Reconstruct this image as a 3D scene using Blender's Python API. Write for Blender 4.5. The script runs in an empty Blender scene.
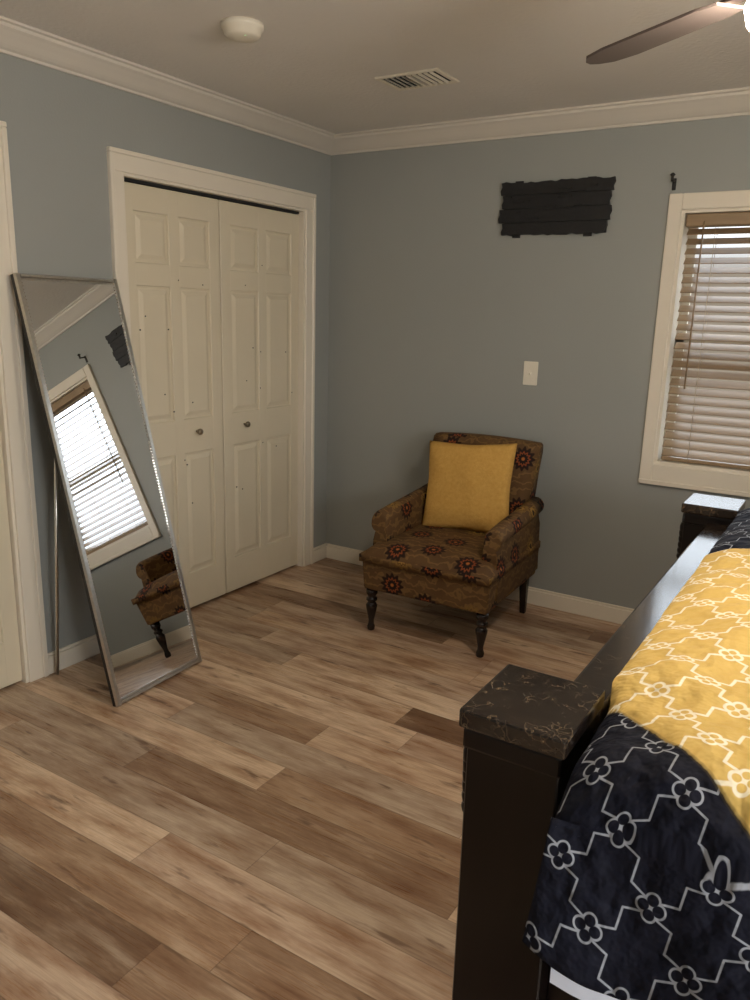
import bpy, bmesh, math, random
from mathutils import Vector, Matrix, noise
random.seed(7)
sc=bpy.context.scene
try:
    sc.view_settings.view_transform='Standard'
    sc.view_settings.look='None'
except Exception as e: print(e)

# ---------------------------------------------------------------- node helper
class NT:
    def __init__(s,name):
        s.m=bpy.data.materials.new(name); s.m.use_nodes=True
        s.t=s.m.node_tree; s.b=s.t.nodes['Principled BSDF']
    def n(s,typ,**k):
        nd=s.t.nodes.new(typ)
        for a,v in k.items(): setattr(nd,a,v)
        return nd
    def l(s,a,b): s.t.links.new(a,b)
    def put(s,sock,v):
        if isinstance(v,bpy.types.NodeSocket): s.l(v,sock)
        else: sock.default_value=v
    def math(s,op,a,b=None,c=None,clamp=False):
        nd=s.n('ShaderNodeMath',operation=op); nd.use_clamp=clamp
        s.put(nd.inputs[0],a)
        if b is not None: s.put(nd.inputs[1],b)
        if c is not None: s.put(nd.inputs[2],c)
        return nd.outputs[0]
    def sep(s,v):
        nd=s.n('ShaderNodeSeparateXYZ'); s.l(v,nd.inputs[0]); return nd.outputs
    def comb(s,x,y,z=0.0):
        nd=s.n('ShaderNodeCombineXYZ')
        for i,v in enumerate((x,y,z)): s.put(nd.inputs[i],v)
        return nd.outputs[0]
    def mix(s,f,a,b,blend='MIX'):
        nd=s.n('ShaderNodeMix',data_type='RGBA',blend_type=blend)
        s.put(nd.inputs[0],f)
        for i,v in ((6,a),(7,b)):
            if not isinstance(v,bpy.types.NodeSocket) and len(v)==3: v=(*v,1)
            s.put(nd.inputs[i],v)
        return nd.outputs[2]
    def noise(s,vec,scale,detail=3,rough=.5,out=0,dim='3D'):
        nd=s.n('ShaderNodeTexNoise',noise_dimensions=dim)
        if vec is not None: s.l(vec,nd.inputs['Vector'])
        nd.inputs['Scale'].default_value=scale; nd.inputs['Detail'].default_value=detail
        nd.inputs['Roughness'].default_value=rough
        return nd.outputs[out]
    def ramp(s,f,stops,interp='LINEAR'):
        nd=s.n('ShaderNodeValToRGB'); s.l(f,nd.inputs[0]); cr=nd.color_ramp; cr.interpolation=interp
        while len(cr.elements)<len(stops): cr.elements.new(.5)
        for e,(p,c) in zip(cr.elements,stops):
            e.position=p; e.color=(*c,1) if len(c)==3 else c
        return nd.outputs[0]
    def mapr(s,v,a,b,c=0.,d=1.,smooth=False):
        nd=s.n('ShaderNodeMapRange'); nd.clamp=True
        if smooth: nd.interpolation_type='SMOOTHSTEP'
        s.put(nd.inputs[0],v)
        for i,x in zip((1,2,3,4),(a,b,c,d)): s.put(nd.inputs[i],x)
        return nd.outputs[0]
    def obj(s): return s.n('ShaderNodeTexCoord').outputs['Object']
    def uv(s): return s.n('ShaderNodeTexCoord').outputs['UV']
    def bump(s,h,strength=.3,dist=.01):
        nd=s.n('ShaderNodeBump'); nd.inputs['Strength'].default_value=strength; nd.inputs['Distance'].default_value=dist
        s.l(h,nd.inputs['Height']); s.l(nd.outputs[0],s.b.inputs['Normal'])
    def set(s,**k):
        for a,v in k.items():
            nm={'color':'Base Color','rough':'Roughness','metal':'Metallic','spec':'Specular IOR Level','coat':'Coat Weight','sheen':'Sheen Weight'}[a]
            if a=='color' and not isinstance(v,bpy.types.NodeSocket): v=(*v[:3],1)
            s.put(s.b.inputs[nm],v)
        return s
def srgb(r,g,b):
    f=lambda c:(c/255/12.92 if c/255<=.04045 else ((c/255+.055)/1.055)**2.4)
    return (f(r),f(g),f(b))
def simple(name,col,rough=.5,metal=0,var=.06,scale=8,bump=0,bscale=60,**k):
    m=NT(name); o=m.obj()
    nz=m.noise(o,scale,3)
    d=tuple(c*(1-var*2) for c in col); l=tuple(min(1,c*(1+var*2)) for c in col)
    m.set(color=m.mix(nz,d,l),rough=rough,metal=metal,**k)
    if bump: m.bump(m.noise(o,bscale,2),bump,.004)
    return m.m

# ---------------------------------------------------------------- materials
M_wall=simple('wall_paint_grey_blue',srgb(153,156,152),.5,var=.02,scale=2,bump=.10,bscale=120)
M_ceil=simple('ceiling_paint',srgb(228,225,220),.8,var=.02,scale=4,bump=.6,bscale=55)
M_trim=simple('trim_paint_white',srgb(228,220,204),.35,var=.015)
M_crown=simple('crown_paint',srgb(214,208,197),.45,var=.015)
M_cream=simple('door_paint_cream',srgb(218,208,184),.4,var=.02,scale=5)
M_dark=simple('dark_gap',(.01,.01,.01),.8)
M_black=simple('black_iron',(.012,.012,.012),.5)
M_knob=simple('brushed_nickel',(.30,.26,.20),.3,1)
M_plastic=simple('white_plastic',srgb(230,224,208),.35,var=.01)

def floor_mat():
    m=NT('vinyl_plank_floor'); o=m.sep(m.obj()); X,Y=o[0],o[1]
    W,Lh=.152,1.22
    yr=m.math('DIVIDE',Y,W); row=m.math('FLOOR',yr); fy=m.math('FRACT',yr)
    wn=m.n('ShaderNodeTexWhiteNoise',noise_dimensions='1D'); m.l(row,wn.inputs['W'])
    xr=m.math('ADD',m.math('DIVIDE',X,Lh),m.math('MULTIPLY',wn.outputs[0],7.3))
    col=m.math('FLOOR',xr); fx=m.math('FRACT',xr)
    w2=m.n('ShaderNodeTexWhiteNoise',noise_dimensions='2D'); m.l(m.comb(row,col),w2.inputs['Vector'])
    rnd=w2.outputs[0]; rc=m.sep(w2.outputs[1])
    v=m.comb(m.math('ADD',m.math('MULTIPLY',X,1.6),m.math('MULTIPLY',rc[0],31)),m.math('ADD',m.math('MULTIPLY',Y,7.0),m.math('MULTIPLY',rc[1],17)),m.math('MULTIPLY',rnd,9))
    g1=m.noise(v,2.2,4,.6)
    v2=m.comb(m.math('ADD',m.math('MULTIPLY',X,3.),m.math('MULTIPLY',rc[1],31)),m.math('MULTIPLY',Y,85),rnd)
    g2=m.noise(v2,1.6,4,.65)
    base=m.ramp(rnd,[(0,srgb(132,104,80)),(.16,srgb(158,129,102)),(.32,srgb(208,180,150)),(.46,srgb(188,166,142)),(.60,srgb(220,194,164)),(.74,srgb(172,142,113)),(.88,srgb(200,174,148)),(1,srgb(140,112,88))],'CONSTANT')
    dark=m.mix(1.0,base,srgb(180,148,122),'MULTIPLY')
    c=m.mix(m.mapr(g1,.42,.68,0,.8),base,dark)
    lite=m.mapr(g1,.28,.44,.28,0)
    c=m.mix(lite,c,srgb(226,206,180))
    c=m.mix(m.mapr(g2,.42,.75,0,.5),c,m.mix(1.0,c,srgb(152,124,102),'MULTIPLY'))
    v3=m.comb(m.math('ADD',m.math('MULTIPLY',X,2.8),m.math('MULTIPLY',rc[2],13)),m.math('MULTIPLY',Y,13),m.math('MULTIPLY',rnd,5))
    k=m.noise(v3,2.0,3,.55)
    c=m.mix(m.mapr(k,.62,.71,0,.75),c,srgb(98,70,50))
    ey=m.math('MULTIPLY',m.math('MINIMUM',fy,m.math('SUBTRACT',1.,fy)),W)
    ex=m.math('MULTIPLY',m.math('MINIMUM',fx,m.math('SUBTRACT',1.,fx)),Lh)
    e=m.math('MINIMUM',ex,ey)
    seam=m.mapr(e,.0005,.0022,1,0)
    c=m.mix(m.math('MULTIPLY',seam,.5),c,srgb(90,66,48))
    m.set(color=c,rough=m.mapr(g2,.3,.7,.24,.36),spec=.5)
    m.bump(m.math('SUBTRACT',0.,seam),.25,.0015)
    return m.m
M_floor=floor_mat()

def marble():
    m=NT('dark_faux_marble'); o=m.obj()
    d=m.noise(o,12,4,.6,out=1)
    mv=m.n('ShaderNodeVectorMath',operation='MULTIPLY_ADD'); m.l(d,mv.inputs[0]); mv.inputs[1].default_value=(.12,.12,.12); m.l(o,mv.inputs[2])
    vo=m.n('ShaderNodeTexVoronoi',feature='DISTANCE_TO_EDGE'); m.l(mv.outputs[0],vo.inputs['Vector']); vo.inputs['Scale'].default_value=42
    vein=m.mapr(vo.outputs[0],.0,.06,1,0)
    br=m.mapr(m.noise(o,30,4),.42,.66,0,.8)
    vein=m.math('MULTIPLY',vein,br)
    c=m.mix(m.noise(o,22,4),srgb(14,10,9),srgb(42,32,25))
    c=m.mix(vein,c,srgb(112,94,72))
    m.set(color=c,rough=.13,spec=.6); return m.m
M_marble=marble()
def espresso():
    m=NT('espresso_wood'); o=m.sep(m.obj())
    v=m.comb(m.math('MULTIPLY',o[0],30),m.math('MULTIPLY',o[1],30),m.math('MULTIPLY',o[2],2))
    g=m.noise(v,1.2,3)
    m.set(color=m.mix(g,srgb(6,4,4),srgb(18,11,9)),rough=.28,spec=.35); return m.m
M_esp=espresso()

def trellis(m,uvs,k=1.0,lw=.0026):
    U,V=m.sep(uvs)[0:2]
    U=m.math('DIVIDE',U,k);V=m.math('DIVIDE',V,k)
    h=.08
    fx=m.math('PINGPONG',U,h); fy=m.math('PINGPONG',V,h)
    gx=m.math('SUBTRACT',h,fx); gy=m.math('SUBTRACT',h,fy)
    def dist(x,y,cx,cy):
        a=m.math('SUBTRACT',x,cx) if cx else x;b=m.math('SUBTRACT',y,cy) if cy else y
        return m.math('SQRT',m.math('ADD',m.math('MULTIPLY',a,a),m.math('MULTIPLY',b,b)))
    c,r=.0125,.0112
    dq=None
    for x,y in ((fx,fy),(gx,gy)):
        for cx,cy in ((c,0.),(0.,c)):
            d=m.math('SUBTRACT',dist(x,y,cx,cy),r)
            dq=d if dq is None else m.math('MINIMUM',dq,d)
    ring=m.math('ABSOLUTE',dq)
    def seg(ax,ay,bx,by):
        px=m.math('SUBTRACT',fx,ax);py=m.math('SUBTRACT',fy,ay)
        dx,dy=bx-ax,by-ay; L=dx*dx+dy*dy
        t=m.math('DIVIDE',m.math('ADD',m.math('MULTIPLY',px,dx),m.math('MULTIPLY',py,dy)),L,clamp=True)
        qx=m.math('SUBTRACT',px,m.math('MULTIPLY',t,dx));qy=m.math('SUBTRACT',py,m.math('MULTIPLY',t,dy))
        return m.math('SQRT',m.math('ADD',m.math('MULTIPLY',qx,qx),m.math('MULTIPLY',qy,qy)))
    P=[(.0135,.0135),(.040,.021),(.040,.059),(.0665,.0665)]
    d=ring
    for a,b in zip(P[:-1],P[1:]): d=m.math('MINIMUM',d,seg(*a,*b))
    return m.mapr(d,lw*.55/k,lw*1.0/k,1,0)
def comforter():
    m=NT('comforter_trellis'); uv=m.uv()
    at=m.n('ShaderNodeAttribute',attribute_name='band'); d=at.outputs['Fac']
    yel=m.mapr(d,-.0015,.0015)
    w1=trellis(m,uv,.86,.0020); w2=trellis(m,uv,.82,.0034)
    nz=m.noise(uv,60,3)
    navy=m.mix(nz,srgb(8,10,20),srgb(20,22,38))
    navy=m.mix(w1,navy,srgb(146,150,158))
    ye=m.mix(nz,srgb(196,162,84),srgb(214,184,112))
    ye=m.mix(w2,ye,srgb(232,224,200))
    c=m.mix(yel,navy,ye)
    edge=m.mapr(m.math('ABSOLUTE',d),.003,.006,1,0)
    c=m.mix(m.math('MULTIPLY',edge,.5),c,srgb(70,60,40))
    m.set(color=c,rough=.8,spec=.2)
    wv=m.n('ShaderNodeTexVoronoi',feature='SMOOTH_F1'); m.l(uv,wv.inputs['Vector']); wv.inputs['Scale'].default_value=34
    q=m.noise(uv,34,2,.6)
    h=m.math('ADD',m.math('MULTIPLY',q,.8),m.math('MULTIPLY',wv.outputs[0],1.0))
    m.bump(h,.8,.014); return m.m
M_comf=comforter()
M_sheet=simple('white_sheet',srgb(214,220,234),.8)
def yellow_pillow():
    m=NT('mustard_pillow_fabric'); o=m.obj()
    nz=m.noise(o,60,4,.7)
    m.set(color=m.mix(nz,srgb(184,138,62),srgb(220,178,102)),rough=.85,spec=.15)
    m.bump(m.noise(o,110,3,.7),.6,.006); return m.m
M_yel=yellow_pillow()
def floral():
    m=NT('floral_upholstery'); uv=m.uv()
    vo=m.n('ShaderNodeTexVoronoi',voronoi_dimensions='2D',feature='F1'); m.l(uv,vo.inputs['Vector']); vo.inputs['Scale'].default_value=5.4; vo.inputs['Randomness'].default_value=.5
    sb=m.n('ShaderNodeVectorMath',operation='SUBTRACT'); m.l(uv,sb.inputs[0]); m.l(vo.outputs['Position'],sb.inputs[1])
    s=m.sep(sb.outputs[0]); ang=m.math('ARCTAN2',s[1],s[0])
    r=m.math('SQRT',m.math('ADD',m.math('MULTIPLY',s[0],s[0]),m.math('MULTIPLY',s[1],s[1])))
    pet=m.math('ADD',1.,m.math('MULTIPLY',m.math('COSINE',m.math('MULTIPLY',ang,12.)),.14))
    rr=m.math('DIVIDE',r,m.math('MULTIPLY',pet,.054))
    rnd=m.sep(vo.outputs['Color'])[0]
    bg=m.mix(m.noise(uv,9,3),srgb(72,49,31),srgb(112,84,50))
    wv=m.n('ShaderNodeTexWave',wave_type='RINGS'); m.l(uv,wv.inputs['Vector']); wv.inputs['Scale'].default_value=7; wv.inputs['Distortion'].default_value=9; wv.inputs['Detail Scale'].default_value=2.5
    bg=m.mix(m.mapr(wv.outputs['Fac'],.70,.95,0,.38),bg,srgb(146,116,68))
    med=m.ramp(rr,[(0,srgb(168,100,46)),(.12,srgb(168,100,46)),(.19,srgb(26,17,13)),(.44,srgb(34,21,16)),(.50,srgb(146,76,36)),(.60,srgb(120,58,30)),(.68,srgb(30,19,14)),(1,srgb(46,28,19))])
    med2=m.ramp(rr,[(0,srgb(44,26,16)),(.22,srgb(50,30,18)),(.28,srgb(162,128,64)),(.5,srgb(140,106,50)),(.56,srgb(70,46,26)),(.7,srgb(132,102,52)),(1,srgb(118,90,48))])
    pick=m.math('GREATER_THAN',rnd,.62)
    mm=m.mix(pick,med,med2)
    c=m.mix(m.mapr(rr,.95,1.05,1,0),bg,mm)
    m.set(color=c,rough=.75,spec=.25); return m.m
M_flor=floral()
M_leg=simple('dark_turned_wood',srgb(30,19,14),.25)
def mirror_m():
    m=NT('mirror_glass'); m.set(color=(.84,.86,.87),rough=.005,metal=1); return m.m
M_mir=mirror_m()
M_silver=simple('silver_frame',(.70,.69,.65),.28,1,var=.10,scale=90)
M_bead=simple('crystal_bead',(.9,.88,.84),.08,1)
M_blade=simple('fan_blade_wood',srgb(96,86,82),.45,var=.06)
M_bronze=simple('bronze_metal',(.06,.045,.035),.35,.8)
def slat():
    m=NT('blind_slat_wood'); o=m.sep(m.obj())
    v=m.comb(m.math('MULTIPLY',o[0],4),m.math('MULTIPLY',o[1],40),m.math('MULTIPLY',o[2],40))
    m.set(color=m.mix(m.noise(v,1.5,3),srgb(132,110,84),srgb(166,142,112)),rough=.35); return m.m
M_slat=slat()
def glass():
    m=NT('window_glass'); b=m.b; m.t.nodes.remove(b)
    tr=m.n('ShaderNodeBsdfTransparent'); gl=m.n('ShaderNodeBsdfGlossy'); gl.inputs['Roughness'].default_value=.02
    mx=m.n('ShaderNodeMixShader'); mx.inputs[0].default_value=.06; m.l(tr.outputs[0],mx.inputs[1]); m.l(gl.outputs[0],mx.inputs[2])
    out=[n for n in m.t.nodes if n.type=='OUTPUT_MATERIAL'][0]; m.l(mx.outputs[0],out.inputs[0]); return m.m
M_glass=glass()
def emis(name,col,st):
    m=NT(name); m.set(color=(1,1,1)); m.b.inputs['Emission Color'].default_value=(*col,1); m.b.inputs['Emission Strength'].default_value=st; return m.m
M_globe=emis('frosted_lamp_glass',(1,.86,.70),165)
M_led=emis('green_led',(.1,1,.2),1)

# ---------------------------------------------------------------- mesh builder
class B:
    def __init__(s,name,mats):
        s.name=name; s.mats=mats; s.bm=bmesh.new()
    def add(s,t,mat=0,smooth=False,M=None):
        if M is not None: t.transform(M)
        for f in t.faces:
            f.material_index=mat; f.smooth=smooth
        me=bpy.data.meshes.new('tmp'); t.to_mesh(me); t.free(); s.bm.from_mesh(me); bpy.data.meshes.remove(me)
    def box(s,x0,x1,y0,y1,z0,z1,mat=0,bev=0,M=None,seg=1,smooth=False):
        t=bmesh.new(); bmesh.ops.create_cube(t,size=1)
        for v in t.verts:
            v.co=Vector(((x0+x1)/2+v.co.x*(x1-x0),(y0+y1)/2+v.co.y*(y1-y0),(z0+z1)/2+v.co.z*(z1-z0)))
        if bev: bmesh.ops.bevel(t,geom=t.edges[:],offset=bev,segments=seg,affect='EDGES',profile=.5)
        s.add(t,mat,smooth,M)
    def taper(s,base,top,mat=0,bev=0,M=None,seg=1,smooth=False):
        t=bmesh.new(); vs=[]
        for x0,x1,y0,y1,z in (base,top):
            vs.append([t.verts.new(c) for c in ((x0,y0,z),(x1,y0,z),(x1,y1,z),(x0,y1,z))])
        a,b=vs
        t.faces.new(a[::-1]); t.faces.new(b)
        for i in range(4): t.faces.new((a[i],a[(i+1)%4],b[(i+1)%4],b[i]))
        if bev: bmesh.ops.bevel(t,geom=t.edges[:],offset=bev,segments=seg,affect='EDGES',profile=.5)
        s.add(t,mat,smooth,M)
    def lathe(s,prof,c=(0,0,0),mat=0,n=24,M=None,smooth=True):
        t=bmesh.new(); rings=[]
        for r,z in prof:
            rings.append([t.verts.new((c[0]+r*math.cos(2*math.pi*i/n),c[1]+r*math.sin(2*math.pi*i/n),c[2]+z)) for i in range(n)])
        for a,b in zip(rings[:-1],rings[1:]):
            for i in range(n): t.faces.new((a[i],a[(i+1)%n],b[(i+1)%n],b[i]))
        t.faces.new(rings[0][::-1]); t.faces.new(rings[-1])
        bmesh.ops.recalc_face_normals(t,faces=t.faces[:])
        s.add(t,mat,smooth,M)
    def prism(s,poly,axis,a,b,mat=0,M=None,smooth=False):
        t=bmesh.new()
        def mk(p,q):
            return {'x':(q,p[0],p[1]),'y':(p[0],q,p[1]),'z':(p[0],p[1],q)}[axis]
        va=[t.verts.new(mk(p,a)) for p in poly]; vb=[t.verts.new(mk(p,b)) for p in poly]
        t.faces.new(va); t.faces.new(vb[::-1]); n=len(poly)
        for i in range(n): t.faces.new((va[i],vb[i],vb[(i+1)%n],va[(i+1)%n]))
        bmesh.ops.recalc_face_normals(t,faces=t.faces[:])
        s.add(t,mat,smooth,M)
    def rod(s,p,q,r,mat=0,n=8,M=None):
        p,q=Vector(p),Vector(q); d=q-p
        R=Matrix.Translation(p)@d.to_track_quat('Z','Y').to_matrix().to_4x4()
        if M is not None: R=M@R
        s.lathe([(r,0),(r,d.length)],(0,0,0),mat,n,R)
    def done(s,origin=None,rot=None,uvcube=False):
        me=bpy.data.meshes.new(s.name)
        if origin is not None and rot is None: s.bm.transform(Matrix.Translation(-Vector(origin)))
        if uvcube:
            uvl=s.bm.loops.layers.uv.new('UVMap')
            s.bm.normal_update()
            for f in s.bm.faces:
                n=f.normal; a=max(range(3),key=lambda i:abs(n[i]))
                for lp in f.loops:
                    c=lp.vert.co
                    lp[uvl].uv=[(c.y+.31,c.z),(c.x,c.z),(c.x,c.y)][a]
        s.bm.to_mesh(me); s.bm.free()
        for m in s.mats: me.materials.append(m)
        o=bpy.data.objects.new(s.name,me); sc.collection.objects.link(o)
        if origin is not None: o.location=origin
        if rot is not None: o.rotation_euler=(0,0,rot)
        return o

RX,RY,CZ=4.75,-5.2,2.44
# ---------------------------------------------------------------- room shell
b=B('floor',[M_floor]); b.box(-.2,RX+.15,RY-.15,.15,-.1,0); b.done()
b=B('ceiling',[M_ceil]); b.box(-.2,RX+.15,RY-.15,.15,CZ,CZ+.1); b.done()
CL0,CL1,CH=-1.485,-.235,2.04
D0,D1,DH=-2.90,-2.085,2.04
b=B('wall_left',[M_wall,M_dark])
for y0,y1,z0,z1 in ((CL1,.15,0,CZ),(CL0,CL1,CH,CZ),(D1,CL0,0,CZ),(D0,D1,DH,CZ),(RY-.15,D0,0,CZ)):
    b.box(-.12,0,y0,y1,z0,z1)
b.box(-.2,-.12,RY-.15,.15,0,CZ,1)
b.done()
WX0,WX1,WZ0,WZ1=1.918,2.80,.838,1.986
b=B('wall_back',[M_wall])
for x0,x1,z0,z1 in ((0,WX0,0,CZ),(WX1,RX+.15,0,CZ),(WX0,WX1,0,WZ0),(WX0,WX1,WZ1,CZ)): b.box(x0,x1,0,.15,z0,z1)
b.done()
RY0,RY1,RZ0,RZ1=-4.5,-3.2,.85,2.0  # opening added in the unseen right wall for the fill light
b=B('wall_right',[M_wall])
for y0,y1,z0,z1 in ((RY1,0,0,CZ),(RY-.15,RY0,0,CZ),(RY0,RY1,0,RZ0),(RY0,RY1,RZ1,CZ)): b.box(RX,RX+.15,y0,y1,z0,z1)
b.done()
b=B('wall_front',[M_wall]); b.box(0,RX,RY-.15,RY,0,CZ); b.done()
# crown moulding
prof=[(0,2.352),(.010,2.352),(.013,2.361),(.022,2.366),(.034,2.376),(.05,2.392),(.068,2.409),(.078,2.417),(.080,2.427),(.090,2.431),(.090,2.4395)]
t=bmesh.new(); rings=[]
for d,z in prof: rings.append([t.verts.new(c) for c in ((d,-d,z),(RX-d,-d,z),(RX-d,RY+d,z),(d,RY+d,z))])
for a,c in zip(rings[:-1],rings[1:]):
    for i in range(4): t.faces.new((a[i],a[(i+1)%4],c[(i+1)%4],c[i]))
b=B('trim_1',[M_crown]); b.add(t); b.done()
def base(name,boxes):
    b=B(name,[M_trim])
    for x0,x1,y0,y1 in boxes:
        b.box(x0,x1,y0,y1,0,.078,0,.002)
        xa,xb,ya,yb=x0,x1,y0,y1
        if x1-x0<.05:
            if x0<1: xb=x0+.008
            else: xa=x1-.008
        else:
            if y1>-1: ya=y1-.008
            else: yb=y0+.008
        b.box(xa,xb,ya,yb,.078,.092,0,.002)
    b.done()
base('baseboard_back',[(0.014,RX-.014,-.014,0)])
base('baseboard_left',[(0,.014,-.156,-.0),(0,.014,-2.0,-1.56),(0,.014,RY,D0-.08)])
base('baseboard_right',[(RX-.014,RX,RY,0)])
base('baseboard_front',[(.014,RX-.014,RY,RY+.014)])
def casing(name,y0,y1,h,wl,wr):
    b=B(name,[M_trim])
    def st(ya,yb,z0,z1,): b.box(-.002,.012,ya,yb,z0,z1,0,.002)
    st(y0-wl,y0,0,h); st(y1,y1+wr,0,h); st(y0-wl,y1+wr,h+.0005,h+.082)
    b.box(-.003,.020,y0-wl-.004,y0-wl+.018,0,h+.067,0,.003); b.box(-.003,.020,y1+wr-.018,y1+wr+.004,0,h+.067,0,.003)
    b.box(-.004,.0203,y0-wl-.0045,y1+wr+.0045,h+.0675,h+.086,0,.003)
    b.box(-.12,.002,y0-.001,y0+.012,0,h-.012); b.box(-.12,.002,y1-.012,y1+.001,0,h-.012); b.box(-.12,.0022,y0-.001,y1+.001,h-.012,h+.001)
    return b.done()
casing('trim_2',CL0,CL1,CH,.065,.075)
casing('trim_3',D0,D1,DH,.08,.08)

def panel_leaf(b,x,y0,y1,z0,z1,cols,t=.032):
    W=y1-y0; st=.07 if cols==2 else .08
    b.box(x-t,x-.010,y0,y1,z0,z1,0)
    zs=[(z0+.19,z0+.80),(z0+.97,z0+1.58),(z0+1.68,z1-.11)]
    g=st*.9
    cw=(W-2*st-(cols-1)*g)/cols
    ys=[(y0+st+i*(cw+g),y0+st+i*(cw+g)+cw) for i in range(cols)]
    edges=[y0]+[v for p in ys for v in p]+[y1]
    for i in range(0,len(edges),2): b.box(x-.012,x,edges[i],edges[i+1],z0,z1,0,.0035)
    zed=[z0]+[v for p in zs for v in p]+[z1]
    for ya,yb in ys:
        for i in range(0,len(zed),2): b.box(x-.0118,x-.0003,ya-.006,yb+.006,zed[i],zed[i+1],0,.0035)
        for za,zb in zs:
            tt=bmesh.new(); i1=.012; i2=.034
            A=[tt.verts.new((x-.0105,*c)) for c in ((ya+i1,za+i1),(yb-i1,za+i1),(yb-i1,zb-i1),(ya+i1,zb-i1))]
            C=[tt.verts.new((x-.002,*c)) for c in ((ya+i2,za+i2),(yb-i2,za+i2),(yb-i2,zb-i2),(ya+i2,zb-i2))]
            tt.faces.new(C)
            for i in range(4): tt.faces.new((A[i],A[(i+1)%4],C[(i+1)%4],C[i]))
            bmesh.ops.recalc_face_normals(tt,faces=tt.faces[:])
            b.add(tt)
def knob(b,x,y,z,mat,r=.016):
    R=Matrix.Translation((x,y,z))@Matrix.Rotation(math.pi/2,4,'Y')
    b.lathe([(.006,0),(.006,.014),(r*.8,.018),(r,.026),(r*.85,.034),(r*.4,.038)],(0,0,0),mat,16,R)
DX=-.03
mid=-.875
for (ya,yb,ky) in ((CL0+.014,mid-.004,-1.065),(mid+.004,CL1-.014,-.715)):
    b=B('closet_door',[M_cream,M_knob,M_dark])
    panel_leaf(b,DX,ya,yb,.012,2.012,2)
    knob(b,DX-.002,ky,.915,1)
    for i in range(12):
        y=random.uniform(ya+.05,yb-.05); z=random.choice([.75,1.05,1.12,1.45,1.62,.6,1.7,1.3])+random.uniform(-.05,.05)
        b.box(DX-.003,DX+.0006,y-.003,y+.003,z-.003,z+.003,2)
    b.done()
b=B('closet_track',[M_dark]); b.box(-.07,-.03,CL0+.012,CL1-.012,2.016,2.028); b.done()
b=B('door_1',[M_cream,M_knob])
panel_leaf(b,-.015,D0+.014,D1-.014,.01,2.025,2,.04); knob(b,-.017,D0+.09,.95,1,.028); b.done()

# ---------------------------------------------------------------- windows
b=B('window_1',[M_trim,M_glass,M_black])
cw=.058
b.box(WX0-cw,WX0,-.018,.002,WZ0-.09,WZ1+.068,0,.003); b.box(WX1,WX1+cw,-.018,.002,WZ0-.09,WZ1+.068,0,.003)
b.box(WX0,WX1,-.018,.002,WZ1,WZ1+.068,0,.003); b.box(WX0,WX1,-.018,.002,WZ0-.09,WZ0,0,.003)
b.box(WX0-cw-.001,WX1+cw+.001,-.026,.001,WZ0-.098,WZ0-.076,0,.003)
for x0,x1,z0,z1 in ((WX0-.001,WX0+.014,WZ0+.014,WZ1-.014),(WX1-.014,WX1+.001,WZ0+.014,WZ1-.014),(WX0-.001,WX1+.001,WZ0-.001,WZ0+.014),(WX0-.001,WX1+.001,WZ1-.014,WZ1+.001)): b.box(x0,x1,-.004,.14,z0,z1)
zm=(WZ0+WZ1)/2
for (z0,z1,y) in ((WZ0+.014,zm+.02,.095),(zm-.02,WZ1-.014,.115)):
    x0,x1=WX0+.014,WX1-.014
    b.box(x0,x0+.04,y,y+.02,z0,z1); b.box(x1-.04,x1,y,y+.02,z0,z1); b.box(x0,x1,y,y+.02,z0,z0+.04); b.box(x0,x1,y,y+.02,z1-.04,z1)
    b.box(x0+.04,x1-.04,y+.008,y+.011,z0+.04,z1-.04,1)
b.done()
b=B('window_blinds',[M_slat,simple('blind_cord',srgb(180,160,130),.8)])
bx0,bx1=WX0+.026,WX1-.026; by=.045
b.box(bx0-.008,bx1+.008,by-.03,by+.03,WZ1-.07,WZ1-.016,0,.004)
n=25; zt=WZ1-.090; zb=WZ0+.055
for i in range(n):
    z=zt+(zb-zt)*i/(n-1)
    M=Matrix.Translation((0,by,z))@Matrix.Rotation(math.radians(33),4,'X')
    b.box(bx0,bx1,-.025,.025,-.0016,.0016,0,0,M)
b.box(bx0,bx1,by-.025,by+.025,WZ0+.018,WZ0+.036,0,.004)
for x in (bx0+.12,(bx0+bx1)/2,bx1-.12):
    for yy in (by-.027,by+.027): b.rod((x,yy,WZ0+.03),(x,yy,WZ1-.05),.0012,1,6)
b.rod((bx0+.07,by-.034,1.2),(bx0+.07,by-.034,WZ1-.05),.004,0,8)
b.done()
for x in (1.872,2.87):
    b=B('curtain_rod_bracket',[M_black])
    b.box(x-.008,x+.008,-.006,0,2.07,2.12,0,.002); b.rod((x,-.004,2.11),(x,-.05,2.105),.005); b.rod((x,-.05,2.10),(x,-.05,2.125),.006)
    b.lathe([(.004,0),(.012,.008),(.004,.016)],(x,-.05,2.12)); b.done()
b=B('added_window_right',[M_trim,M_glass])  # added out-of-view window, put in to frame the fill light
for y0,y1,z0,z1 in ((RY0-.08,RY0,RZ0-.08,RZ1+.08),(RY1,RY1+.08,RZ0-.08,RZ1+.08),(RY0,RY1,RZ1,RZ1+.08),(RY0,RY1,RZ0-.08,RZ0)): b.box(RX-.018,RX,y0,y1,z0,z1,0,.004)
b.box(RX+.08,RX+.1,RY0,RY1,1.40,1.45); b.box(RX+.085,RX+.09,RY0,RY1,RZ0,RZ1,1)
b.done()

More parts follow.
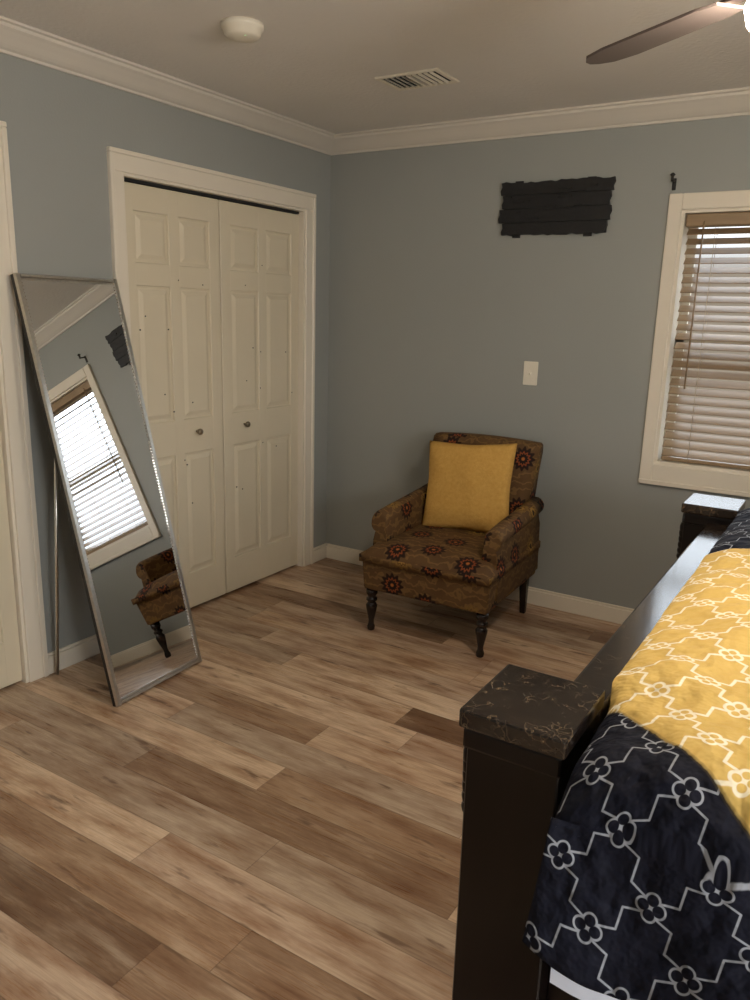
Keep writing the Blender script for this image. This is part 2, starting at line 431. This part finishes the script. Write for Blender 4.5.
# ---------------------------------------------------------------- ceiling things
sd=(.765,-1.60,CZ)
b=B('smoke_detector',[M_plastic,M_led])
b.lathe([(.072,0),(.072,-.014),(.066,-.018),(.060,-.036),(.050,-.043),(.02,-.046)],sd,0,32)
b.lathe([(.003,-.042),(.003,-.0445)],(sd[0]+.03,sd[1]-.02,CZ),1,8); b.done(origin=sd)
b=B('ceiling_vent',[M_plastic,M_dark])
x0,x1,y0,y1=.84,1.13,-.885,-.685
b.box(x0,x1,y0,y0+.020,CZ-.008,CZ,0,.003); b.box(x0,x1,y1-.020,y1,CZ-.008,CZ,0,.003); b.box(x0,x0+.022,y0+.018,y1-.018,CZ-.008,CZ,0,.003); b.box(x1-.022,x1,y0+.018,y1-.018,CZ-.008,CZ,0,.003)
b.box(x0+.02,x1-.02,y0+.018,y1-.018,CZ-.0015,CZ,1)
for i in range(9):
    xx=x0+.042+i*(x1-x0-.084)/8
    ang=60 if i<5 else -60
    b.box(-.005,.005,y0+.018,y1-.018,-.0006,.0006,0,0,Matrix.Translation((xx,0,CZ-.0065))@Matrix.Rotation(math.radians(ang),4,'Y'))
b.box((x0+x1)/2-.005,(x0+x1)/2+.005,y0+.018,y1-.018,CZ-.012,CZ-.002)
b.done(origin=(.985,-.785,CZ))

fc=Vector((2.512,-2.018,0))
b=B('ceiling_fan',[M_bronze,M_blade,M_globe])
b.lathe([(.07,CZ),(.07,CZ-.03),(.03,CZ-.05),(.014,CZ-.055),(.014,2.32),(.05,2.315),(.10,2.29),(.115,2.25),(.115,2.22),(.09,2.195),(.05,2.185),(.05,2.165),(.075,2.155),(.075,2.14)],tuple(fc),0,32)
b.lathe([(.06,2.14),(.085,2.128),(.098,2.098),(.09,2.068),(.06,2.043),(.02,2.031)],tuple(fc),2,32)
for k in range(5):
    a=math.radians(146.5+72*k)
    M=Matrix.Translation((fc.x,fc.y,2.148))@Matrix.Rotation(a,4,'Z')@Matrix.Rotation(math.radians(-4),4,'X')
    b.box(.105,.20,-.018,.018,-.002,.006,0,.002,M)
    poly=[(.17,-.038),(.22,-.05),(.50,-.056),(.57,-.045),(.60,-.022),(.61,0),(.60,.022),(.57,.045),(.50,.056),(.22,.05),(.17,.038)]
    b.prism(poly,'z',-.008,-.002,1,M)
b.lathe([(.112,2.20),(.125,2.15),(.125,2.142),(.09,2.142)],tuple(fc),0,32)
b.done(origin=(fc.x,fc.y,CZ))

# ---------------------------------------------------------------- wall items
b=B('light_switch',[M_plastic])
b.box(1.228,1.305,-.006,0,1.165,1.285,0,.003); b.box(1.26,1.273,-.008,-.005,1.212,1.238,0,.001)
b.box(-.005,.005,-.014,0,-.006,.006,0,.001,Matrix.Translation((1.2665,-.006,1.229))@Matrix.Rotation(.5,4,'X')); b.done(origin=(1.2665,0,1.225))
b=B('wood_wall_sign',[simple('charred_black_wood',(.008,.008,.009),.6,var=.3,scale=30,bump=.8,bscale=45)])
zz=1.893
for i in range(4):
    h=[.062,.066,.064,.064][i]; xa=1.06+[.008,-.010,.004,-.006][i]; xb=1.60+[-.010,.004,-.002,.010][i]
    pts=[]; N=22
    lo=.010 if i==0 else .0; hi=.010 if i==3 else .0
    for k in range(N+1):
        x=xa+(xb-xa)*k/N; pts.append((x,zz+random.uniform(0,lo)))
    pts+= [(xb-.004,zz+h*.3),(xb+.004,zz+h*.6)]
    for k in range(N,-1,-1):
        x=xa+(xb-xa)*k/N; pts.append((x,zz+h-.0015-random.uniform(0,.002+hi)))
    pts+= [(xa+.004,zz+h*.6),(xa-.004,zz+h*.3)]
    b.prism(pts,'y',-.022-random.uniform(0,.003),-.008)
    zz+=h
b.box(1.07,1.59,-.009,-.004,1.90,2.14)
b.box(1.12,1.16,-.008,0,1.885,2.15); b.box(1.48,1.52,-.008,0,1.885,2.15)
for i in range(14):
    x=random.uniform(1.08,1.56); z=random.uniform(1.91,2.11)
    b.box(x,min(1.60,x+random.uniform(.02,.07)),-.028,-.020,z,z+random.uniform(.006,.014),0,.002)
b.done(origin=(1.33,0,2.02))

# ---------------------------------------------------------------- floor mirror
ay=.050
w=Vector((-math.sin(ay),math.cos(ay),0)); tilt=.247
n0=Vector((math.cos(ay),math.sin(ay),0))
up=(Vector((0,0,1))*math.cos(tilt)-n0*math.sin(tilt)); nn=w.cross(up)
MW,ML=.482,1.655
Mo=Matrix(((w.x,up.x,nn.x,.464),(w.y,up.y,nn.y,-2.026),(w.z,up.z,nn.z,.006),(0,0,0,1)))
b=B('floor_mirror',[M_silver,M_mir,M_bead,M_black])
b.box(0,MW,0,ML,-.024,-.004,3,.002,Mo)
fw=.024
b.box(fw,MW-fw,fw,ML-fw,-.005,0.0,1,0,Mo)
for x0,x1,y0,y1 in ((0,fw,0,ML),(MW-fw,MW,0,ML)): b.taper((x0,x1,y0,y1,-.006),(x0+.004,x1-.004,y0,y1,.005),0,0,Mo)
for x0,x1,y0,y1 in ((fw,MW-fw,0,fw*.7),(fw,MW-fw,ML-fw*.7,ML)): b.taper((x0,x1,y0,y1,-.006),(x0,x1,y0+.004,y1-.004,.005),0,0,Mo)
b.box(fw,MW-fw,fw*.7-.001,fw+.001,-.005,.0005,0,0,Mo); b.box(fw,MW-fw,ML-fw-.001,ML-fw*.7+.001,-.005,.0005,0,0,Mo)
nb=130
for i in range(nb):
    for x in (fw-.002,MW-fw+.002):
        t=bmesh.new(); bmesh.ops.create_icosphere(t,subdivisions=1,radius=.0034)
        b.add(t,2,False,Mo@Matrix.Translation((x,.02+i*(ML-.04)/(nb-1),.002)))
b.rod((.05,-1.985,.010),tuple(Mo@Vector((.05,1.12,-.026))),.007,0)
b.done()

# ---------------------------------------------------------------- armchair
b=B('accent_chair',[M_flor,M_leg])
b.taper((-.315,.315,-.385,.30,.215),(-.325,.325,-.395,.31,.375),0,.012,seg=2,smooth=True)
t=bmesh.new(); bmesh.ops.create_grid(t,x_segments=16,y_segments=16,size=1)
for v in t.verts:
    x,y=v.co.x,v.co.y
    px=x*.335; py=-.055+y*.355
    edge=(1-abs(x)**6)*(1-abs(y)**6)
    v.co=Vector((px*(1-.02*(1-edge)),py,.395+.05*edge**.5+.012*(1-x*x)*(1-y*y)))
r=bmesh.ops.extrude_face_region(t,geom=t.faces[:])
for g in r['geom']:
    if isinstance(g,bmesh.types.BMVert): g.co.z=.36
bmesh.ops.recalc_face_normals(t,faces=t.faces[:])
b.add(t,0,True)
def arm(sx):
    prof=[(.242,.25),(.242,.50),(.246,.53)]
    cx,cz,r=.290,.550,.044
    for i in range(13):
        a=math.radians(175-i*20); prof.append((cx+r*math.cos(a),cz+r*math.sin(a)))
    prof+= [(.320,.46),(.326,.25)]
    t=bmesh.new(); rings=[]
    ys=[(-.298,-.02,.90),(-.29,-.015,.97),(-.27,-.01,1.0),(-.15,.0,1),(0,.008,1),(.15,.018,1),(.29,.03,1)]
    for y,dz,sclt in ys:
        ring=[]
        for x,z in prof:
            x2=.285+(x-.285)*sclt; z2=.45+(z-.45)*sclt
            if z>.4: z2+=dz
            ring.append(t.verts.new((sx*x2,y,z2)))
        rings.append(ring)
    m=len(prof)
    for A,C in zip(rings[:-1],rings[1:]):
        for i in range(m): t.faces.new((A[i],A[(i+1)%m],C[(i+1)%m],C[i]))
    t.faces.new(rings[0]); t.faces.new(rings[-1][::-1])
    bmesh.ops.recalc_face_normals(t,faces=t.faces[:])
    b.add(t,0,True)
arm(1); arm(-1)
t=bmesh.new(); NX=10; rows=[]
lev=[(.30,.200,.31,.27),(.45,.205,.325,.27),(.60,.225,.34,.272),(.74,.252,.352,.28),(.85,.275,.362,.29),(.878,.285,.360,.289),(.89,.30,.350,.284)]
for z,yf,yb,hw in lev:
    row=[]
    for i in range(NX+1):
        u=-1+2*i/NX; crown=.012*(1-u*u) if z>.8 else 0
        bul=.018*(1-u*u) if z<.87 else 0
        row.append(t.verts.new((u*hw,yf-bul,z+crown)))
    for i in range(NX,-1,-1):
        u=-1+2*i/NX; crown=.012*(1-u*u) if z>.8 else 0
        row.append(t.verts.new((u*hw*.985,yb,z+crown)))
    rows.append(row)
m=len(rows[0])
for A,C in zip(rows[:-1],rows[1:]):
    for i in range(m): t.faces.new((A[i],A[(i+1)%m],C[(i+1)%m],C[i]))
t.faces.new(rows[0][::-1])
R=rows[-1]
for i in range(NX): t.faces.new((R[i],R[i+1],R[m-2-i],R[m-1-i]))
bmesh.ops.recalc_face_normals(t,faces=t.faces[:])
b.add(t,0,True)
legp=[(.012,0),(.017,.004),(.019,.02),(.014,.034),(.013,.05),(.020,.085),(.026,.115),(.028,.130),(.020,.142),(.018,.148),(.027,.156),(.027,.166),(.018,.172),(.022,.182),(.028,.190),(.028,.225)]
for sx in (-1,1):
    b.lathe(legp,(sx*.285,-.352,0),1,20)
    b.taper((sx*.27-.014,sx*.27+.014,.262,.290,0),(sx*.27-.022,sx*.27+.022,.235,.28,.225),1,.003)
ch=b.done(origin=(1.120,-.445,0),rot=math.radians(2.5),uvcube=True)
ch.modifiers.new('b','WEIGHTED_NORMAL')

def pillow(name,mat,W,Hh,T,loc,rot):
    t=bmesh.new(); N=28
    bmesh.ops.create_grid(t,x_segments=N,y_segments=N,size=1)
    def shape(x,y,sg):
        k=max(0,(1-x**2))**.5*max(0,(1-y**2))**.5
        pin=1-.07*(1-(abs(x)*abs(y))**1.5)*(max(abs(x),abs(y))**3)
        z=sg*T/2*k**.75
        z+=.012*noise.noise(Vector((x*2.5,y*2.5,sg*3)))*min(1,k*4)
        return Vector((x*W/2*pin,y*Hh/2*pin,z))
    t2=t.copy()
    for v in t.verts: v.co=shape(v.co.x,v.co.y,1)
    for v in t2.verts: v.co=shape(v.co.x,v.co.y,-1)
    for f in t2.faces: f.normal_flip()
    me=bpy.data.meshes.new('t'); t2.to_mesh(me); t.from_mesh(me); bpy.data.meshes.remove(me)
    bmesh.ops.remove_doubles(t,verts=t.verts[:],dist=.0005)
    b=B(name,[mat]); b.add(t,0,True)
    o=b.done(); o.location=loc; o.rotation_euler=rot
    return o
pillow('throw_pillow',M_yel,.475,.46,.14,(1.102,-.325,.664),(math.radians(74),math.radians(-4),math.radians(3)))

# ---------------------------------------------------------------- bed
b=B('bed_frame',[M_esp,M_marble])
def post(yc):
    x0,x1,y0,y1=2.232,2.415,yc-.105,yc+.105
    b.box(x0+.012,x1-.012,y0+.014,y1-.014,.07,.83,0,.003)
    b.box(x0+.002,x1-.002,y0+.002,y1-.002,0,.09,0,.006)
    b.box(x0+.006,x1-.006,y0+.007,y1-.007,.806,.846,0,.006,seg=2)
    b.box(x0,x1,y0,y1,.846,.880,1,.005,seg=2)
    for i in range(6):
        M=Matrix.Translation((x0+.011,yc,.785-i*.022))@Matrix.Rotation(-math.pi/2,4,'Y')
        r=.034-.003*i
        for yy in (-.06,0,.06):
            b.lathe([(r*.9,-.004),(r*.75,.007),(r*.3,.014)],(0,yy,0),0,10,M)
post(-2.657); post(-.870)
b.box(2.335,2.395,-2.57,-.955,.12,.79,0,.004)
b.box(2.322,2.404,-2.57,-.955,.788,.822,1,.006,seg=2)
b.box(2.328,2.400,-2.57,-.955,.765,.789,0,.005)
for i in range(3):
    ya=-2.50+i*.5; b.box(2.325,2.337,ya,ya+.44,.2,.72,0,.006)
for y in (-2.70,-.86): b.box(2.40,4.50,y,y+.035,.20,.42,0,.005)
for i in range(9): b.box(2.5+i*.22,2.59+i*.22,-2.68,-.85,.30,.32)
b.box(4.56,4.62,-2.66,-.88,.2,1.35,0,.006); b.box(4.52,4.66,-2.72,-.82,1.35,1.41,1,.01,seg=2)
for y in (-2.66,-.885): b.box(4.5,4.68,y-.1,y+.1,0,1.45,0,.006); b.box(4.48,4.70,y-.12,y+.12,1.45,1.49,1,.006)
for i in range(3): b.box(4.545,4.562,-2.5+i*.55,-2.05+i*.55,.7,1.25,0,.008)
b.done(origin=(2.32,-2.66,0))
b=B('mattress',[M_sheet]); b.box(2.44,4.47,-2.66,-.90,.325,.58,0,.04,seg=3,smooth=True); b.box(2.44,4.47,-2.66,-.90,.582,.80,0,.05,seg=3,smooth=True)
t=bmesh.new(); N=60
ra=[];
for j in range(8):
    row=[]
    for i in range(N+1):
        x=2.432+2.0*i/N; z=.80-.33*j/7+ (.02*math.sin(x*9) if j==7 else 0); y=-2.69-.09*min(1,j/2)+.012*math.sin(x*17+1)*(j/7)
        row.append(t.verts.new((x,y,z)))
    ra.append(row)
for A,C in zip(ra[:-1],ra[1:]):
    for i in range(N): t.faces.new((A[i],A[i+1],C[i+1],C[i]))
b.add(t,0,True)
b.done(origin=(3.4,-1.78,.325))

def comfort():
    bm=bmesh.new(); uvl=bm.loops.layers.uv.new('UVMap')
    NXc,NS=150,230
    x0,x1=2.412,4.0
    yN,yF=-2.815,-.83
    r=.085; hangN=.20; hangF=.25
    flat=(yF-r)-(yN+r); arc=math.pi/2*r
    S=hangN+arc+flat+arc+hangF
    ll={}
    grid=[]
    top=.884
    for i in range(NXc+1):
        t=(i/NXc)**1.25; x=x0+(x1-x0)*t; dx=x-x0
        row=[]
        for j in range(NS+1):
            s=S*j/NS
            if s<hangN:
                h=(hangN-s); y=yN; z=top-r-h; hf=h/hangN
            elif s<hangN+arc:
                a=(s-hangN)/r; y=yN+r-r*math.cos(a); z=top-r+r*math.sin(a); hf=0
            elif s<hangN+arc+flat:
                y=yN+r+(s-hangN-arc); z=top; hf=0
            elif s<hangN+2*arc+flat:
                a=(s-hangN-arc-flat)/r; y=yF-r+r*math.sin(a); z=top-r+r*math.cos(a); hf=0
            else:
                h=(s-hangN-2*arc-flat); y=yF; z=top-r-h; hf=0
            yeq=yN+r+(s-hangN-arc)
            hN=hf if s<hangN else 0
            xx=x
            edgeN=max(0,min(1,(hangN+arc*1.2-s)/(hangN+arc*1.2)))
            if s<hangN+arc*1.4:
                y-= (.02+.05*edgeN)*edgeN
                fold=math.sin(x*21+s*3+.8)*.016+math.sin(x*9.3+2.1)*.020
                y-= fold*edgeN
                xx+= .016*math.exp(-dx/.1)
                xx-= .022*max(0,edgeN-.25)*math.exp(-dx/.1)
                z+= (.045*math.exp(-((x-2.72)/.13)**2)+.02*math.sin(x*14))*hN
            if s>=hangN:
                nearpost=max(0,min(1,(-2.50-yeq)/.06))
                z-= (.022+.02*nearpost)*math.exp(-dx/.04)*(1 if s<hangN+2*arc+flat else 0)
                xx+= .014*nearpost*math.exp(-dx/.1) if s>=hangN+arc*1.4 else 0
            p=noise.noise(Vector((x*3.2,yeq*3.2,0)))*.022+noise.noise(Vector((x*9,yeq*9,4)))*.014
            q=noise.noise(Vector((x*22,yeq*22,9)))*.004
            if s<hangN: y-=(p*.5+q)
            elif s<hangN+2*arc+flat: z+=p*min(1,.3+dx/.1)+q+.022*min(1,dx/.15)
            wob=.012*noise.noise(Vector((x*5,2.2,0)))
            yb=-2.575-.92*dx if dx<.32 else -2.575-.92*.32-.25*(dx-.32)
            d1=yeq-yb+wob; d2=-1.53+.03*dx-yeq+wob
            d=min(d1,d2)
            if d>0: z+=.008*min(1,d/.02)
            v=bm.verts.new((xx,y,z)); ll[v]=(d,x,yeq); row.append(v)
        grid.append(row)
    skirt=[]
    for j in range(NS+1):
        v0=grid[0][j]; d,x,yq=ll[v0]
        s=S*j/NS
        if s>hangN+arc*.9 and s<hangN+1.1*arc+flat: c=(v0.co.x+.010,v0.co.y,v0.co.z-.14)
        else: c=(v0.co.x+.03,v0.co.y+.02,v0.co.z-.02)
        v=bm.verts.new(c); ll[v]=(d,x-.1,yq); skirt.append(v)
    grid=[skirt]+grid
    for A,C in zip(grid[:-1],grid[1:]):
        for j in range(NS):
            f=bm.faces.new((A[j],C[j],C[j+1],A[j+1])); f.smooth=True
            for lp in f.loops:
                d,x,yq=ll[lp.vert]; a=math.radians(8)
                lp[uvl].uv=(x*math.cos(a)-yq*math.sin(a),x*math.sin(a)+yq*math.cos(a))
    bm.verts.index_update()
    vals=[ll[v][0] for v in bm.verts]
    me=bpy.data.meshes.new('comforter'); bm.to_mesh(me); bm.free()
    at=me.attributes.new('band','FLOAT','POINT')
    at.data.foreach_set('value',vals)
    me.materials.append(M_comf)
    o=bpy.data.objects.new('comforter',me); sc.collection.objects.link(o)
    md=o.modifiers.new('s','SOLIDIFY'); md.thickness=.014; md.offset=-1
    return o
comfort()
for y in (-2.25,-1.3):
    pillow('bed_pillow',M_sheet,.5,.8,.2,(4.22,y,1.07),(0,math.radians(-25),0))

# ---------------------------------------------------------------- light
w_=bpy.data.worlds.new('sky'); sc.world=w_; w_.use_nodes=True
nt=w_.node_tree; bg=nt.nodes['Background']
tc=nt.nodes.new('ShaderNodeTexCoord'); sx=nt.nodes.new('ShaderNodeSeparateXYZ'); nt.links.new(tc.outputs['Generated'],sx.inputs[0])
cr=nt.nodes.new('ShaderNodeValToRGB'); nt.links.new(sx.outputs[2],cr.inputs[0])
e=cr.color_ramp.elements; e[0].position=.05; e[0].color=(.05,.042,.032,1); e[1].position=.27; e[1].color=(.82,.91,1,1)
nt.links.new(cr.outputs[0],bg.inputs[0]); bg.inputs[1].default_value=7
def area(name,loc,rot,sx,sy,col,e):
    l=bpy.data.lights.new(name,'AREA'); l.shape='RECTANGLE'; l.size=sx; l.size_y=sy; l.color=col; l.energy=e
    o=bpy.data.objects.new(name,l); sc.collection.objects.link(o); o.location=loc; o.rotation_euler=rot
area('fill_light_right',(RX+.12,(RY0+RY1)/2,(RZ0+RZ1)/2),(0,math.radians(90),0),1.1,1.25,(1,.97,.93),75)  # added fill light at the out-of-view opening, lifts the room's shadows

# ---------------------------------------------------------------- camera
yaw,pitch,roll=.5533,.2372,.0274
f=Vector((-math.sin(yaw)*math.cos(pitch),math.cos(yaw)*math.cos(pitch),-math.sin(pitch)))
r=f.cross(Vector((0,0,1))).normalized(); u=r.cross(f)
c,s=math.cos(roll),math.sin(roll); r2=c*r+s*u; u2=-s*r+c*u
cam=bpy.data.cameras.new('camera'); co=bpy.data.objects.new('camera',cam); sc.collection.objects.link(co)
co.matrix_world=Matrix(((r2.x,u2.x,-f.x,2.7198),(r2.y,u2.y,-f.y,-3.8312),(r2.z,u2.z,-f.z,1.5103),(0,0,0,1)))
cam.sensor_fit='VERTICAL'; cam.sensor_height=36; cam.sensor_width=27; cam.lens=36*.77915; cam.clip_start=.02
sc.camera=co
